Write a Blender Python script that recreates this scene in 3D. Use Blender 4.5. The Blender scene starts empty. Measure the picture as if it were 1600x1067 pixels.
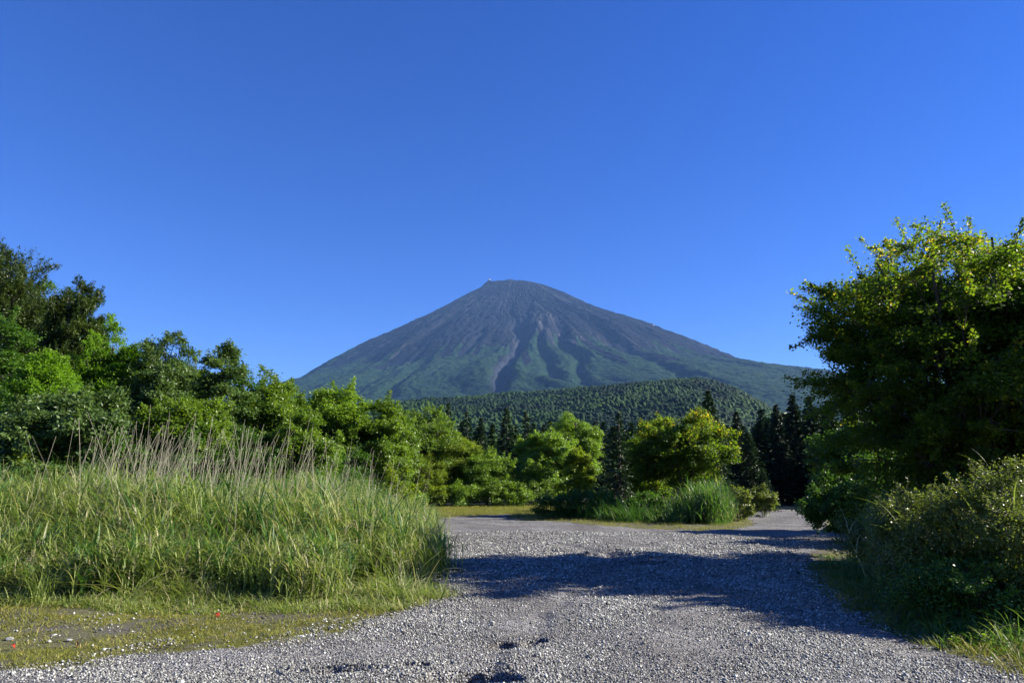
import bpy, math
import numpy as np

# ------------------------------------------------------------------ camera, sky, sun, exposure
SC = bpy.context.scene
COL = SC.collection
PITCH = math.radians(11.76); F = 1066.7; EYE = 1.6
SUN_EL = 31.0; SUN_AZ = 5.0            # azimuth in degrees ahead of the +X axis
cd = bpy.data.cameras.new("camera"); cam = bpy.data.objects.new("camera", cd); COL.objects.link(cam)
cd.lens = 24.0; cd.sensor_width = 36.0; cd.clip_start = 0.05; cd.clip_end = 60000
cam.location = (0, 0, EYE); cam.rotation_euler = (math.pi/2 + PITCH, 0, 0)
SC.camera = cam
W = bpy.data.worlds.new("World"); SC.world = W; W.use_nodes = True
nt = W.node_tree; bg = nt.nodes["Background"]
sky = nt.nodes.new("ShaderNodeTexSky"); sky.sky_type = 'NISHITA'; sky.sun_disc = False
sky.sun_elevation = math.radians(SUN_EL); sky.sun_rotation = math.radians(90 - SUN_AZ)
sky.altitude = 1300; sky.air_density = 1.0; sky.dust_density = 0.0; sky.ozone_density = 5.0
hsv = nt.nodes.new("ShaderNodeHueSaturation"); hsv.inputs['Saturation'].default_value = 1.27; hsv.inputs['Hue'].default_value = .523; hsv.inputs['Value'].default_value = 1.22
nt.links.new(sky.outputs[0], hsv.inputs['Color']); nt.links.new(hsv.outputs[0], bg.inputs[0])
bg.inputs[1].default_value = 0.05
sd = bpy.data.lights.new("sun", 'SUN'); sun = bpy.data.objects.new("sun", sd); COL.objects.link(sun)
sd.energy = 5.0; sd.angle = math.radians(0.5); sd.color = (1.0, 0.93, 0.80)
from mathutils import Vector
sv = Vector((math.cos(math.radians(SUN_EL))*math.cos(math.radians(SUN_AZ)),
             math.cos(math.radians(SUN_EL))*math.sin(math.radians(SUN_AZ)), math.sin(math.radians(SUN_EL))))
sun.rotation_euler = sv.to_track_quat('Z', 'Y').to_euler(); sun.location = (30, 10, 40)
SC.view_settings.view_transform = 'Standard'; SC.view_settings.look = 'None'
SC.view_settings.exposure = 1.62; SC.view_settings.gamma = 1.0
SC.render.engine = 'CYCLES'
SC.cycles.max_bounces = 6; SC.cycles.diffuse_bounces = 3; SC.cycles.glossy_bounces = 2
SC.cycles.transmission_bounces = 4; SC.cycles.volume_bounces = 0
SC.cycles.use_denoising = True

# ------------------------------------------------------------------ helpers
def hash2(ix, iy, s):
    n = (ix.astype(np.int64)*374761393 + iy.astype(np.int64)*668265263 + s*69069) & 0xffffffff
    n = ((n ^ (n >> 13)) * 1274126177) & 0xffffffff
    return ((n ^ (n >> 16)) & 0xffff) / 65535.0
def noise2(x, y, s=0):
    x = np.asarray(x, float); y = np.asarray(y, float)
    ix = np.floor(x); iy = np.floor(y); fx = x-ix; fy = y-iy
    fx = fx*fx*(3-2*fx); fy = fy*fy*(3-2*fy)
    a = hash2(ix, iy, s); b = hash2(ix+1, iy, s); c = hash2(ix, iy+1, s); d = hash2(ix+1, iy+1, s)
    return (a*(1-fx)+b*fx)*(1-fy) + (c*(1-fx)+d*fx)*fy
def noise3(p, s=0):
    i = np.floor(p).astype(np.int64); f = p-i; f = f*f*(3-2*f); v = 0
    for a in (0, 1):
        for b in (0, 1):
            for c in (0, 1):
                w_ = (f[:, 0] if a else 1-f[:, 0])*(f[:, 1] if b else 1-f[:, 1])*(f[:, 2] if c else 1-f[:, 2])
                v = v + w_*hash2((i[:, 0]+a)*57+(i[:, 2]+c)*131, i[:, 1]+b, s)
    return v
def fbm(x, y, o=4, s=0):
    v = 0; a = .5
    for k in range(o):
        v = v + a*noise2(x*2**k, y*2**k, s+k*17); a *= .5
    return v/(1-.5**o)
def sstep(x, a, b):
    t = np.clip((x-a)/(b-a), 0, 1); return t*t*(3-2*t)

def mesh(name, V, Fc, mat=None, attrs=None, smooth=False):
    """V (n,3); Fc (m,k) constant-size faces or list of such arrays"""
    Fs = Fc if isinstance(Fc, list) else [Fc]
    Fs = [f for f in Fs if len(f)]
    me = bpy.data.meshes.new(name)
    V = np.ascontiguousarray(V, dtype=np.float32)
    loops = np.concatenate([f.ravel() for f in Fs]).astype(np.int32)
    tot = np.concatenate([np.full(len(f), f.shape[1]) for f in Fs]).astype(np.int32)
    me.vertices.add(len(V)); me.vertices.foreach_set("co", V.ravel())
    me.loops.add(len(loops)); me.loops.foreach_set("vertex_index", loops)
    me.polygons.add(len(tot))
    me.polygons.foreach_set("loop_start", np.concatenate([[0], np.cumsum(tot)[:-1]]).astype(np.int32))
    if smooth: me.polygons.foreach_set("use_smooth", np.ones(len(tot), dtype=bool))
    for k, v in (attrs or {}).items():
        at = me.attributes.new(k, 'FLOAT', 'POINT'); at.data.foreach_set("value", np.ascontiguousarray(v, dtype=np.float32))
    me.update(calc_edges=True)
    if mat: me.materials.append(mat)
    return me
def obj(name, me, parent=None, loc=None):
    o = bpy.data.objects.new(name, me); COL.objects.link(o)
    if parent: o.parent = parent
    if loc is not None: o.location = loc
    return o
def tag(o, label=None, cat=None, group=None, kind=None):
    if label: o['label'] = label
    if cat: o['category'] = cat
    if group: o['group'] = group
    if kind: o['kind'] = kind
    return o
def empty(name, loc, label, cat, group=None):
    o = bpy.data.objects.new(name, None); COL.objects.link(o); o.location = loc; o.empty_display_size = .3
    return tag(o, label, cat, group)
def ray(px, py):
    u = (px-800)/F; v = (533.5-py)/F
    return np.array([u, math.cos(PITCH)-v*math.sin(PITCH), math.sin(PITCH)+v*math.cos(PITCH)])
def on_ground(px, py):
    d = ray(px, py); t = -EYE/d[2]; return d[0]*t, d[1]*t
def at_dist(px, py, Y):
    d = ray(px, py); t = Y/d[1]; return d[0]*t, Y, EYE+d[2]*t

# ------------------------------------------------------------------ materials
def new_mat(name):
    m = bpy.data.materials.new(name); m.use_nodes = True
    n = m.node_tree.nodes; l = m.node_tree.links
    return m, n, l, n["Principled BSDF"], n["Material Output"]
def attr(n, name):
    a = n.new("ShaderNodeAttribute"); a.attribute_name = name; return a.outputs['Fac']
def ramp(n, l, fac, stops):
    r = n.new("ShaderNodeValToRGB"); e = r.color_ramp.elements
    while len(e) < len(stops): e.new(.5)
    for k, (p, c) in enumerate(stops):
        e[k].position = p; e[k].color = (*c, 1)
    l.new(fac, r.inputs[0]); return r.outputs[0]
def mixc(n, l, fac, a, b, mode='MIX'):
    m = n.new("ShaderNodeMix"); m.data_type = 'RGBA'; m.blend_type = mode
    for sock, v in ((m.inputs[0], fac), (m.inputs[6], a), (m.inputs[7], b)):
        if isinstance(v, (int, float)): sock.default_value = v
        elif isinstance(v, tuple): sock.default_value = (*v, 1)
        else: l.new(v, sock)
    return m.outputs[2]
def mathn(n, l, op, a, b=None, c=None, clamp=False):
    m = n.new("ShaderNodeMath"); m.operation = op; m.use_clamp = clamp
    for k, v in enumerate((a, b, c)):
        if v is None: continue
        if isinstance(v, (int, float)): m.inputs[k].default_value = v
        else: l.new(v, m.inputs[k])
    return m.outputs[0]
def noise(n, l, scale, detail=4, rough=.55, vec=None):
    t = n.new("ShaderNodeTexNoise"); t.inputs['Scale'].default_value = scale
    t.inputs['Detail'].default_value = detail; t.inputs['Roughness'].default_value = rough
    if vec is not None: l.new(vec, t.inputs['Vector'])
    return t.outputs['Fac']
def objco(n):
    return n.new("ShaderNodeTexCoord").outputs['Object']

def leaf_mat(name, dark, light, tip=None, trans=.35, rough=.5, spec=.35, tmul=2.0):
    m, n, l, p, out = new_mat(name)
    t = attr(n, "tint")
    stops = [(0, dark), (.75, light)] + ([(1, tip)] if tip else [])
    c = ramp(n, l, t, stops)
    l.new(c, p.inputs['Base Color']); p.inputs['Roughness'].default_value = rough
    p.inputs['Specular IOR Level'].default_value = spec
    tr = n.new("ShaderNodeBsdfTranslucent")
    tc = mixc(n, l, 1.0, c, (tmul, tmul*1.05, tmul*.5), 'MULTIPLY'); l.new(tc, tr.inputs['Color'])
    mx = n.new("ShaderNodeMixShader"); mx.inputs[0].default_value = trans
    l.new(p.outputs[0], mx.inputs[1]); l.new(tr.outputs[0], mx.inputs[2]); l.new(mx.outputs[0], out.inputs['Surface'])
    return m
def bark_mat(name, a, b):
    m, n, l, p, out = new_mat(name)
    f = noise(n, l, 9, 6, .7, objco(n))
    l.new(ramp(n, l, f, [(.35, a), (.65, b)]), p.inputs['Base Color']); p.inputs['Roughness'].default_value = .9
    bp = n.new("ShaderNodeBump"); bp.inputs['Strength'].default_value = .6; bp.inputs['Distance'].default_value = .02
    l.new(f, bp.inputs['Height']); l.new(bp.outputs[0], p.inputs['Normal'])
    return m
M = {}
M['bark'] = bark_mat('bark', (.035, .028, .022), (.10, .085, .07))
M['bark_pale'] = bark_mat('bark_pale', (.16, .14, .12), (.42, .38, .33))
M['maple'] = leaf_mat('maple_leaf', (.020, .042, .006), (.066, .100, .009), (.30, .21, .02), .52, .5, .2, 3.4)
M['maple_fresh'] = leaf_mat('maple_fresh_leaf', (.050, .115, .008), (.125, .225, .012), (.24, .26, .02), .42, .5, .3, 2.3)
M['broad'] = leaf_mat('broad_leaf', (.050, .100, .009), (.135, .205, .017), None, .35, .45, .4, 2.1)
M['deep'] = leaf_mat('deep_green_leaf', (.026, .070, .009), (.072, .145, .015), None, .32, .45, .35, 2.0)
M['dogwood'] = leaf_mat('dogwood_leaf', (.030, .066, .014), (.105, .165, .040), None, .28, .45, .38, 1.8)
M['bright'] = leaf_mat('bright_leaf', (.075, .140, .012), (.170, .260, .025), None, .38, .45, .4, 2.0)
M['yellowish'] = leaf_mat('yellow_green_leaf', (.070, .115, .008), (.165, .215, .015), (.28, .20, .03), .42, .5, .3, 2.2)
M['olive'] = leaf_mat('olive_leaf', (.024, .046, .009), (.058, .088, .013), None, .25, .5, .4, 1.6)
M['shrub'] = leaf_mat('shrub_leaf', (.050, .078, .012), (.145, .175, .034), (.22, .17, .06), .35, .4, .5, 2.0)
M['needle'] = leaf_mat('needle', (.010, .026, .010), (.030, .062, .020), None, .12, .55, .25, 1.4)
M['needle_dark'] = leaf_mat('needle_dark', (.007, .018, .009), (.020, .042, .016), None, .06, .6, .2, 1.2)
M['grass_tall'] = leaf_mat('grass_blade', (.080, .130, .020), (.225, .275, .075), (.34, .31, .19), .34, .5, .3, 1.9)
M['grass_dark'] = leaf_mat('grass_blade_deep', (.03, .085, .015), (.085, .16, .035), (.22, .24, .12), .35, .5, .3, 1.9)
M['grass_short'] = leaf_mat('turf_blade', (.10, .115, .018), (.22, .225, .040), (.30, .24, .10), .3, .6, .2, 1.6)
M['straw'] = leaf_mat('dead_stalk', (.11, .105, .075), (.31, .29, .22), None, .08, .7, .2, 1.2)

# forest-clad far surfaces
def forest_mat(name, a, b):
    m, n, l, p, out = new_mat(name)
    t = attr(n, "tint"); l.new(ramp(n, l, t, [(0, a), (1, b)]), p.inputs['Base Color'])
    p.inputs['Roughness'].default_value = .8; p.inputs['Specular IOR Level'].default_value = .1
    return m
M['canopy'] = forest_mat('canopy', (.006, .018, .008), (.028, .060, .014))

# gravel
def gravel_mat():
    m, n, l, p, out = new_mat('gravel')
    co = objco(n)
    vo = n.new("ShaderNodeTexVoronoi"); vo.inputs['Scale'].default_value = 46; l.new(co, vo.inputs['Vector'])
    sep = n.new("ShaderNodeSeparateColor"); l.new(vo.outputs['Color'], sep.inputs[0])
    stone = ramp(n, l, sep.outputs[0], [(0, (.06, .058, .057)), (.45, (.21, .205, .20)), (1, (.44, .43, .42))])
    big = noise(n, l, .55, 5, .6, co)
    dirt = ramp(n, l, big, [(.38, (.62, .60, .58)), (.62, (1, 1, 1))])
    c = mixc(n, l, 1.0, stone, dirt, 'MULTIPLY')
    mo = ramp(n, l, noise(n, l, 1.4, 6, .7, co), [(.62, (0, 0, 0)), (.74, (1, 1, 1))])
    ma = mathn(n, l, 'MULTIPLY', mo, attr(n, "edge"))
    c = mixc(n, l, ma, c, (.13, .14, .035))
    l.new(c, p.inputs['Base Color']); p.inputs['Roughness'].default_value = .75; p.inputs['Specular IOR Level'].default_value = .35
    b1 = n.new("ShaderNodeBump"); b1.inputs['Strength'].default_value = 1.0; b1.inputs['Distance'].default_value = .03
    hgt = mathn(n, l, 'SUBTRACT', sep.outputs[1], mathn(n, l, 'MULTIPLY', vo.outputs['Distance'], 1.3))
    l.new(hgt, b1.inputs['Height'])
    b2 = n.new("ShaderNodeBump"); b2.inputs['Strength'].default_value = .8; b2.inputs['Distance'].default_value = .10
    l.new(noise(n, l, 6, 4, .6, co), b2.inputs['Height']); l.new(b1.outputs[0], b2.inputs['Normal'])
    l.new(b2.outputs[0], p.inputs['Normal'])
    return m
M['gravel'] = gravel_mat()
def stone_mat():
    m, n, l, p, out = new_mat('stone')
    t = attr(n, "tint")
    c = ramp(n, l, t, [(0, (.035, .035, .033)), (.35, (.125, .125, .117)), (.75, (.34, .34, .315)), (1, (.62, .62, .57))])
    l.new(c, p.inputs['Base Color']); p.inputs['Roughness'].default_value = .6; p.inputs['Specular IOR Level'].default_value = .45
    return m
M['stone'] = stone_mat()
def ground_mat():
    m, n, l, p, out = new_mat('ground')
    co = objco(n)
    f = noise(n, l, .9, 8, .68, co); g = noise(n, l, 40, 5, .7, co)
    soil = ramp(n, l, g, [(.35, (.045, .042, .038)), (.65, (.14, .13, .12))])
    moss = ramp(n, l, g, [(.3, (.075, .08, .020)), (.7, (.165, .165, .040))])
    c = mixc(n, l, ramp(n, l, f, [(.40, (0, 0, 0)), (.58, (1, 1, 1))]), soil, moss)
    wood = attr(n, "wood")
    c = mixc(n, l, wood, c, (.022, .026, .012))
    l.new(c, p.inputs['Base Color']); p.inputs['Roughness'].default_value = .95; p.inputs['Specular IOR Level'].default_value = .1
    bp = n.new("ShaderNodeBump"); bp.inputs['Distance'].default_value = .03; l.new(g, bp.inputs['Height']); l.new(bp.outputs[0], p.inputs['Normal'])
    return m
M['ground'] = ground_mat()
def mountain_mat():
    m, n, l, p, out = new_mat('mountain')
    co = objco(n)
    veg = attr(n, "veg"); st = attr(n, "streak"); scree = attr(n, "scree")
    rock = ramp(n, l, st, [(0, (.002, .003, .005)), (.5, (.008, .009, .014)), (.8, (.014, .016, .024)), (1, (.050, .049, .053))])
    pat = noise(n, l, .004, 8, .65, co)
    rock = mixc(n, l, ramp(n, l, pat, [(.45, (0, 0, 0)), (.7, (.55, .55, .55))]), rock, (.012, .016, .013))
    fn = noise(n, l, .035, 5, .7, co)
    green = ramp(n, l, fn, [(.32, (.005, .015, .009)), (.52, (.014, .034, .015)), (.72, (.036, .066, .022))])
    vn = mathn(n, l, 'ADD', veg, mathn(n, l, 'MULTIPLY', mathn(n, l, 'SUBTRACT', noise(n, l, .018, 6, .7, co), .5), 1.2))
    vm = ramp(n, l, vn, [(.42, (0, 0, 0)), (.58, (1, 1, 1))])
    c = mixc(n, l, vm, rock, green)
    c = mixc(n, l, scree, c, (.030, .036, .048))
    l.new(c, p.inputs['Base Color']); p.inputs['Roughness'].default_value = .95; p.inputs['Specular IOR Level'].default_value = .05
    b = n.new("ShaderNodeBump"); b.inputs['Strength'].default_value = .9; b.inputs['Distance'].default_value = 22
    l.new(mathn(n, l, 'MULTIPLY', fn, mathn(n, l, 'ADD', mathn(n, l, 'MULTIPLY', vm, .9), .25)), b.inputs['Height'])
    b2 = n.new("ShaderNodeBump"); b2.inputs['Strength'].default_value = .6; b2.inputs['Distance'].default_value = 60
    l.new(noise(n, l, .006, 9, .7, co), b2.inputs['Height']); l.new(b.outputs[0], b2.inputs['Normal'])
    l.new(b2.outputs[0], p.inputs['Normal'])
    return m
M['mountain'] = mountain_mat()
def plain_mat(name, c, rough=.8):
    m, n, l, p, out = new_mat(name)
    f = noise(n, l, 30, 4, .6, objco(n))
    l.new(ramp(n, l, f, [(.3, tuple(x*.7 for x in c)), (.7, tuple(min(1, x*1.15) for x in c))]), p.inputs['Base Color'])
    p.inputs['Roughness'].default_value = rough
    return m
M['snow'] = plain_mat('snow', (.75, .77, .8)); M['white_wall'] = plain_mat('white_wall', (.7, .7, .68))
M['red_leaf'] = plain_mat('red_leaf', (.30, .035, .02), .5)

# ------------------------------------------------------------------ relief
CHAN = np.array([(-1.0, 5.2), (-.45, 5.95), (-.20, 6.35), (-.05, 7.45), (.22, 7.7), (.45, 9.5), (1.6, 12.5), (2.5, 15.2), (2.2, 17.0), (1.6, 19.0)])
def seg_dist(x, y, P):
    best = np.full(np.shape(x), 1e9); side = np.zeros(np.shape(x))
    for (ax, ay), (bx, by) in zip(P[:-1], P[1:]):
        dx, dy = bx-ax, by-ay
        t = np.clip(((x-ax)*dx+(y-ay)*dy)/(dx*dx+dy*dy), 0, 1)
        ex = x-ax-t*dx; ey = y-ay-t*dy; d = np.hypot(ex, ey)
        s = np.sign(dx*ey-dy*ex)
        side = np.where(d < best, s, side); best = np.minimum(best, d)
    return best, side
HOLES = [(-.30, 6.15, .34, .17, .15), (-.52, 6.02, .2, .10, .12), (-.10, 7.50, .13, .13, .12), (.07, 7.42, .12, .12, .12), (.24, 7.62, .12, .11, .10), (2.3, 16.3, .8, .5, .05), (2.9, 15.3, .7, .4, .06), (1.7, 17.2, .9, .35, .04), (-.85, 6.45, .12, .08, .06), (-1.5, 6.3, .35, .12, .04), (2.7, 14.3, .5, .4, .08)]
def gz(x, y):
    x = np.asarray(x, float); y = np.asarray(y, float)
    near = sstep(-np.hypot(x, y), -60, -30)
    h = (fbm(x*.32+5, y*.32, 3, 1)-.5)*.16*near + (fbm(x*1.5, y*1.5, 3, 9)-.5)*.075*near
    d, s = seg_dist(x, y, CHAN)
    wob = (noise2(x*3, y*3, 4)-.5)*.12
    wd = np.where(s < 0, .10, .30)
    h = h - .055*np.exp(-((d+wob)/wd)**2)*(.4+.6*noise2(x*1.1, y*1.1, 7))
    for hx, hy, rx, ry, dp in HOLES:
        q = np.hypot((x-hx)/rx, (y-hy)/ry) + (noise2(x*9, y*9, 3)-.5)*.5
        h = h - 1.6*dp*sstep(-q, -1.25, -.75)
    r = np.hypot(x, y)
    h = h - .10*np.exp(-((x-3.2-.18*(y-7))/.35)**2)*0 + .012*np.clip(r-60, 0, 1200)
    # shallow bank under the tall grass
    h = h + .10*sstep(-x, 1.6, 4)*sstep(y, 9.5, 12)*sstep(-y, -26, -20)
    return h

# ------------------------------------------------------------------ gravel lot outline (world coordinates, from the ground points of the photograph)
RP = [(0, 1046), (60, 1040), (130, 1034), (180, 1020), (230, 1012), (330, 1008), (450, 1001), (520, 985), (575, 968), (640, 948), (700, 930), (712, 900), (692, 868), (668, 838), (650, 815), (700, 806), (800, 803.5), (805, 812), (870, 815), (925, 821), (1000, 824), (1090, 829), (1150, 826), (1172, 818), (1165, 806), (1185, 798), (1240, 795.5), (1262, 797), (1300, 820), (1330, 830), (1335, 850), (1268, 862), (1262, 885), (1290, 925), (1345, 975), (1420, 1005), (1500, 1028), (1560, 1052)]
POLY = np.array([(-14, -3), (-9, 4.5), (-6.5, 5.6)] + [on_ground(*p) for p in RP] + [(5.6, 5.5), (9, 2), (12, -3)])
def poly_sdf(x, y):
    x = np.asarray(x, float); y = np.asarray(y, float)
    ins = np.zeros(x.shape, bool); best = np.full(x.shape, 1e9)
    P = POLY; Q = np.roll(P, -1, 0)
    for (ax, ay), (bx, by) in zip(P, Q):
        dx, dy = bx-ax, by-ay
        t = np.clip(((x-ax)*dx+(y-ay)*dy)/(dx*dx+dy*dy), 0, 1)
        best = np.minimum(best, np.hypot(x-ax-t*dx, y-ay-t*dy))
        c = ((ay > y) != (by > y)) & (x < (bx-ax)*(y-ay)/(by-ay+1e-12)+ax)
        ins ^= c
    return np.where(ins, best, -best)
def polar_grid(a0, a1, na, rs):
    a = np.linspace(a0, a1, na); A, Rr = np.meshgrid(a, rs)
    X = (Rr*np.sin(A)).ravel(); Y = (Rr*np.cos(A)).ravel()
    i = np.arange((len(rs)-1)*na).reshape(len(rs)-1, na)[:, :-1].ravel()
    return X, Y, np.stack([i, i+1, i+na+1, i+na], 1)[:, ::-1]

# ground sheet
rs = np.concatenate([[.05], np.geomspace(.8, 4, 14), np.geomspace(4.05, 60, 330), np.geomspace(61, 30000, 90)])
X, Y, Fq = polar_grid(-math.pi, math.pi, 1000, rs)
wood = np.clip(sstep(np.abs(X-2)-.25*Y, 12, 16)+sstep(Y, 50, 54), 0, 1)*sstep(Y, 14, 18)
sdf = poly_sdf(X, Y)
Zg = gz(X, Y) - .035*sstep(sdf, .1, .5)*(np.hypot(X, Y) < 60)
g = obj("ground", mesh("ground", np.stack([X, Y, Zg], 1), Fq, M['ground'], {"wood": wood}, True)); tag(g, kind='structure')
# gravel lot sheet
rs = np.concatenate([np.geomspace(.5, 4, 20), np.geomspace(4.03, 24, 400), np.geomspace(24.2, 60, 120)])
X, Y, Fq = polar_grid(-1.35, 1.35, 900, rs)
sdf = poly_sdf(X, Y); sr = sdf + (fbm(X*1.6, Y*1.6, 4, 21)-.5)*.9
keep = (sr[Fq].min(1) > 0)
edge = np.clip(sstep(-sdf, -1.6, -.1), 0, 1)
Fq = Fq[keep]; use, inv = np.unique(Fq, return_inverse=True); Fq = inv.reshape(Fq.shape)
o = obj("gravel_road", mesh("gravel_road", np.stack([X, Y, gz(X, Y)+.006], 1)[use], Fq, M['gravel'], {"edge": edge[use]}, True)); tag(o, kind='structure')

# loose stones
def stones(name, x, y, z, size, tint, rng, mat):
    n = len(x)
    U = np.array([(1, 0, 0), (0, 1, 0), (-1, 0, 0), (0, -1, 0), (.1, .1, .75), (-.1, 0, -.6), (.6, .6, .45), (-.6, .5, .4)], float)[:6]
    Fo = np.array([(0, 1, 4), (1, 2, 4), (2, 3, 4), (3, 0, 4), (1, 0, 5), (2, 1, 5), (3, 2, 5), (0, 3, 5)])
    V = U[None]*(1+(rng.random((n, 6, 3))-.5)*.9) + (rng.random((n, 6, 3))-.5)*.35
    a = rng.random(n)*6.283; ca, sa = np.cos(a), np.sin(a); t = (rng.random(n)-.5)*1.2; ct, s_t = np.cos(t), np.sin(t)
    vx, vy, vz = V[..., 0], V[..., 1]*.8, V[..., 2]
    vy, vz = vy*ct[:, None]-vz*s_t[:, None], vy*s_t[:, None]+vz*ct[:, None]
    vx, vy = vx*ca[:, None]-vy*sa[:, None], vx*sa[:, None]+vy*ca[:, None]
    V = np.stack([vx, vy, vz], 2)*size[:, None, None]*.5 + np.stack([x, y, z], 1)[:, None]
    Fa = (Fo[None]+np.arange(n)[:, None, None]*6).reshape(-1, 3)
    return mesh(name, V.reshape(-1, 3), Fa, mat, {"tint": np.repeat(tint, 6)})
rng = np.random.default_rng(1)
N = 560000
d = 5.0*np.exp(rng.random(N)*math.log(24/5.0)); a = (rng.random(N)*2-1)*.86
x = d*np.sin(a); y = d*np.cos(a)
sd_ = poly_sdf(x, y)+(fbm(x*1.6, y*1.6, 4, 21)-.5)*.9
k = ((sd_ > -.35) & ((sd_ > .02) | (rng.random(N) < .35))) | ((sd_ > -3.2) & (x < -1.5) & (d < 10.5) & (rng.random(N) < .05*sstep(fbm(x*.9, y*.9, 4, 71), .42, .62))); k &= ((sd_ > .5) | (rng.random(N) < .85))
tr_ = np.minimum(np.abs(seg_dist(x, y, CHAN)[0]-.15), np.abs(seg_dist(x-1.75, y, CHAN)[0]))
k &= rng.random(N) < (.15+1.15*sstep(fbm(x*.7, y*.7, 4, 33), .3, .65))*(.30+.70*sstep(tr_, .10, .55))
x, y, d = x[k], y[k], d[k]; n = len(x)
size = (.011+.021*rng.random(n)**2)*np.clip(d/7.5, 1, 2.0); size = size*np.where(rng.random(n) < .012, 1.9, 1)
tint = np.clip(rng.normal(.46, .24, n)+(fbm(x*.5, y*.5, 3, 5)-.5)*.3, 0, 1)
o = obj("gravel", stones("gravel", x, y, gz(x, y)+.006+size*.12, size, tint, rng, M['stone'])); tag(o, 'loose grey crushed stones covering the lot', 'gravel', kind='stuff')

# ------------------------------------------------------------------ mountain
MD = 7500.; MX = 43.98
R_ = np.array([0,150,230,310,380,450,520,600,800,1000,1300,1600,2000,2500,3000,3600,4300,5200,6500.])
HL = np.array([2100.0, 2120.0, 2190.0, 2236.0, 2200.0, 2150.0, 2108.0, 2062.0, 1930.0, 1800.0, 1620.0, 1439.0, 1196.0, 900.0, 662.0, 402.0, 175.0, 120.0, 77.0])
HR = np.array([2100.0, 2120.0, 2170.0, 2186.0, 2176.0, 2146.0, 2112.0, 2072.0, 1959.0, 1845.0, 1712.0, 1589.0, 1388.0, 1133.0, 980.0, 816.0, 569.0, 294.0, 89.0])
th = np.concatenate([np.linspace(-math.pi-.25, .25, 1300), np.linspace(.25, math.pi-.25, 100)[1:-1]])
rr = np.concatenate([np.linspace(5, 600, 50), np.linspace(608, 4600, 480), np.linspace(4650, 6500, 30)])
T, Rm = np.meshgrid(th, rr); nth = len(th)
w = (1+np.cos(T))/2
Z = np.interp(Rm, R_, HL)*(1-w) + np.interp(Rm, R_, HR)*w
front = sstep(-np.sin(T), -.1, .45)
warp = (fbm(T*3, Rm*.0012, 3, 3)-.5)*.20
def ridg(k, s, rk=.0006):
    return np.abs(noise2((T+warp)*k, Rm*rk+3*s, s)*2-1)
A = sstep(Rm, 500, 2800)
ridge = (ridg(7, 51)-.4)*70*A + (ridg(17, 52, .001)-.4)*34*A + (ridg(41, 53, .0015)-.4)*15*sstep(Rm, 350, 2200) + (ridg(95, 54, .003)-.4)*7*sstep(Rm, 200, 900) + (ridg(210, 55, .006)-.4)*4*sstep(Rm, 200, 900)
Z = Z + ridge*(.25+.75*front) + (fbm(T*60, Rm*.02, 4, 60)-.5)*24*sstep(Rm, 150, 900)
Z = Z + (fbm(Rm*np.cos(T)*.02, Rm*np.sin(T)*.02, 4, 61)-.5)*14
Z = Z + (noise2(T*4.5, T*0, 66)-.5)*12*np.exp(-((Rm-320)/120)**2) + 44*sstep(-np.cos(T), .80, .99)*np.exp(-((Rm-310)/70)**2)
XX = MX + Rm*np.cos(T); YY = MD + Rm*np.sin(T)
scree = np.zeros_like(Z)
GUL = [  # (r list, x offset from summit), width left, width right, depth, scree amount
    ([(1650, 40), (2000, 45), (2300, 10), (2700, -45), (3100, -75), (3700, -95)], 70, 34, 190, 1.0),
    ([(1900, 150), (2300, 130), (2700, 175), (3000, 215), (3400, 250)], 45, 26, 95, .0),
    ([(1900, 330), (2400, 330), (2800, 420), (3200, 400), (3600, 380)], 50, 30, 110, .0),
    ([(1700, -250), (2200, -360), (2600, -470), (3000, -560)], 40, 24, 65, .30),
    ([(1900, -700), (2300, -800), (2700, -900)], 34, 22, 40, .35),
    ([(1500, 560), (2200, 800), (2900, 900), (3500, 980)], 80, 45, 85, .0),
    ([(1300, 900), (2000, 1300), (2700, 1700)], 80, 50, 70, .0),
    ([(1500, -900), (2300, -1350), (3000, -1700)], 80, 40, 60, .1),
    ([(900, -30), (1400, -60), (1800, 0)], 50, 22, 40, .15),
    ([(700, 90), (1100, 150), (1700, 90)], 40, 22, 40, .1)]
for pts, wl, wr, dp, sc_ in GUL:
    pr, pxs = np.array(pts, float).T
    yy = MD-YY                      # distance in front of the summit
    c = np.interp(yy, pr, pxs) + (noise2(yy*.006, yy*0, 70)-.5)*50
    dx = XX-MX-c
    win = sstep(yy, pr[0]-150, pr[0]+350)*sstep(-yy, -pr[-1]-300, -pr[-1]+100)
    widen = 1+.9*sstep(-yy, -pr[0]-700, -pr[0])
    gsh = np.exp(-np.abs(dx/np.where(dx < 0, wl*widen, wr*widen))**1.7)
    Z = Z - .38*dp*gsh*win
    rim = np.exp(-((dx-wr*2.6)/(wr*1.4))**2)*dp*.12*win; Z = Z + rim
    scree = np.maximum(scree, sc_*win*np.exp(-np.abs((dx+wl*.25)/(wl*.8*widen))**3))
camd = np.hypot(XX, YY)
Z = Z*sstep(camd, 500, 3000) - 25
n1 = fbm(XX*.0022, YY*.0022, 5, 80); n2 = fbm(T*26, Rm*.0006, 4, 81)
veg = np.clip((1000 - Z + (n2-.5)*900 + (n1-.5)*500 + ridge*1.2)/190+.5, 0, 1)
veg = np.clip((veg-.5)*1.5+.5, 0, 1)
east = sstep(XX-MX, 300, 1400)
veg = np.clip(veg - .25*east*sstep(Z, 500, 900), 0, 1)
veg = veg*(1-scree)
streak = np.clip(.45+(fbm(T*45, Rm*.0010, 5, 82)-.5)*1.5+(n1-.5)*.8 + (ridge/110)*.2, 0, 1)
streak = np.where((fbm(T*120, Rm*.0025, 3, 84) > .66) & (noise2(T*14, Rm*.004, 85) > .55), 1, streak)
i = np.arange((len(rr)-1)*nth).reshape(len(rr)-1, nth)
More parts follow.
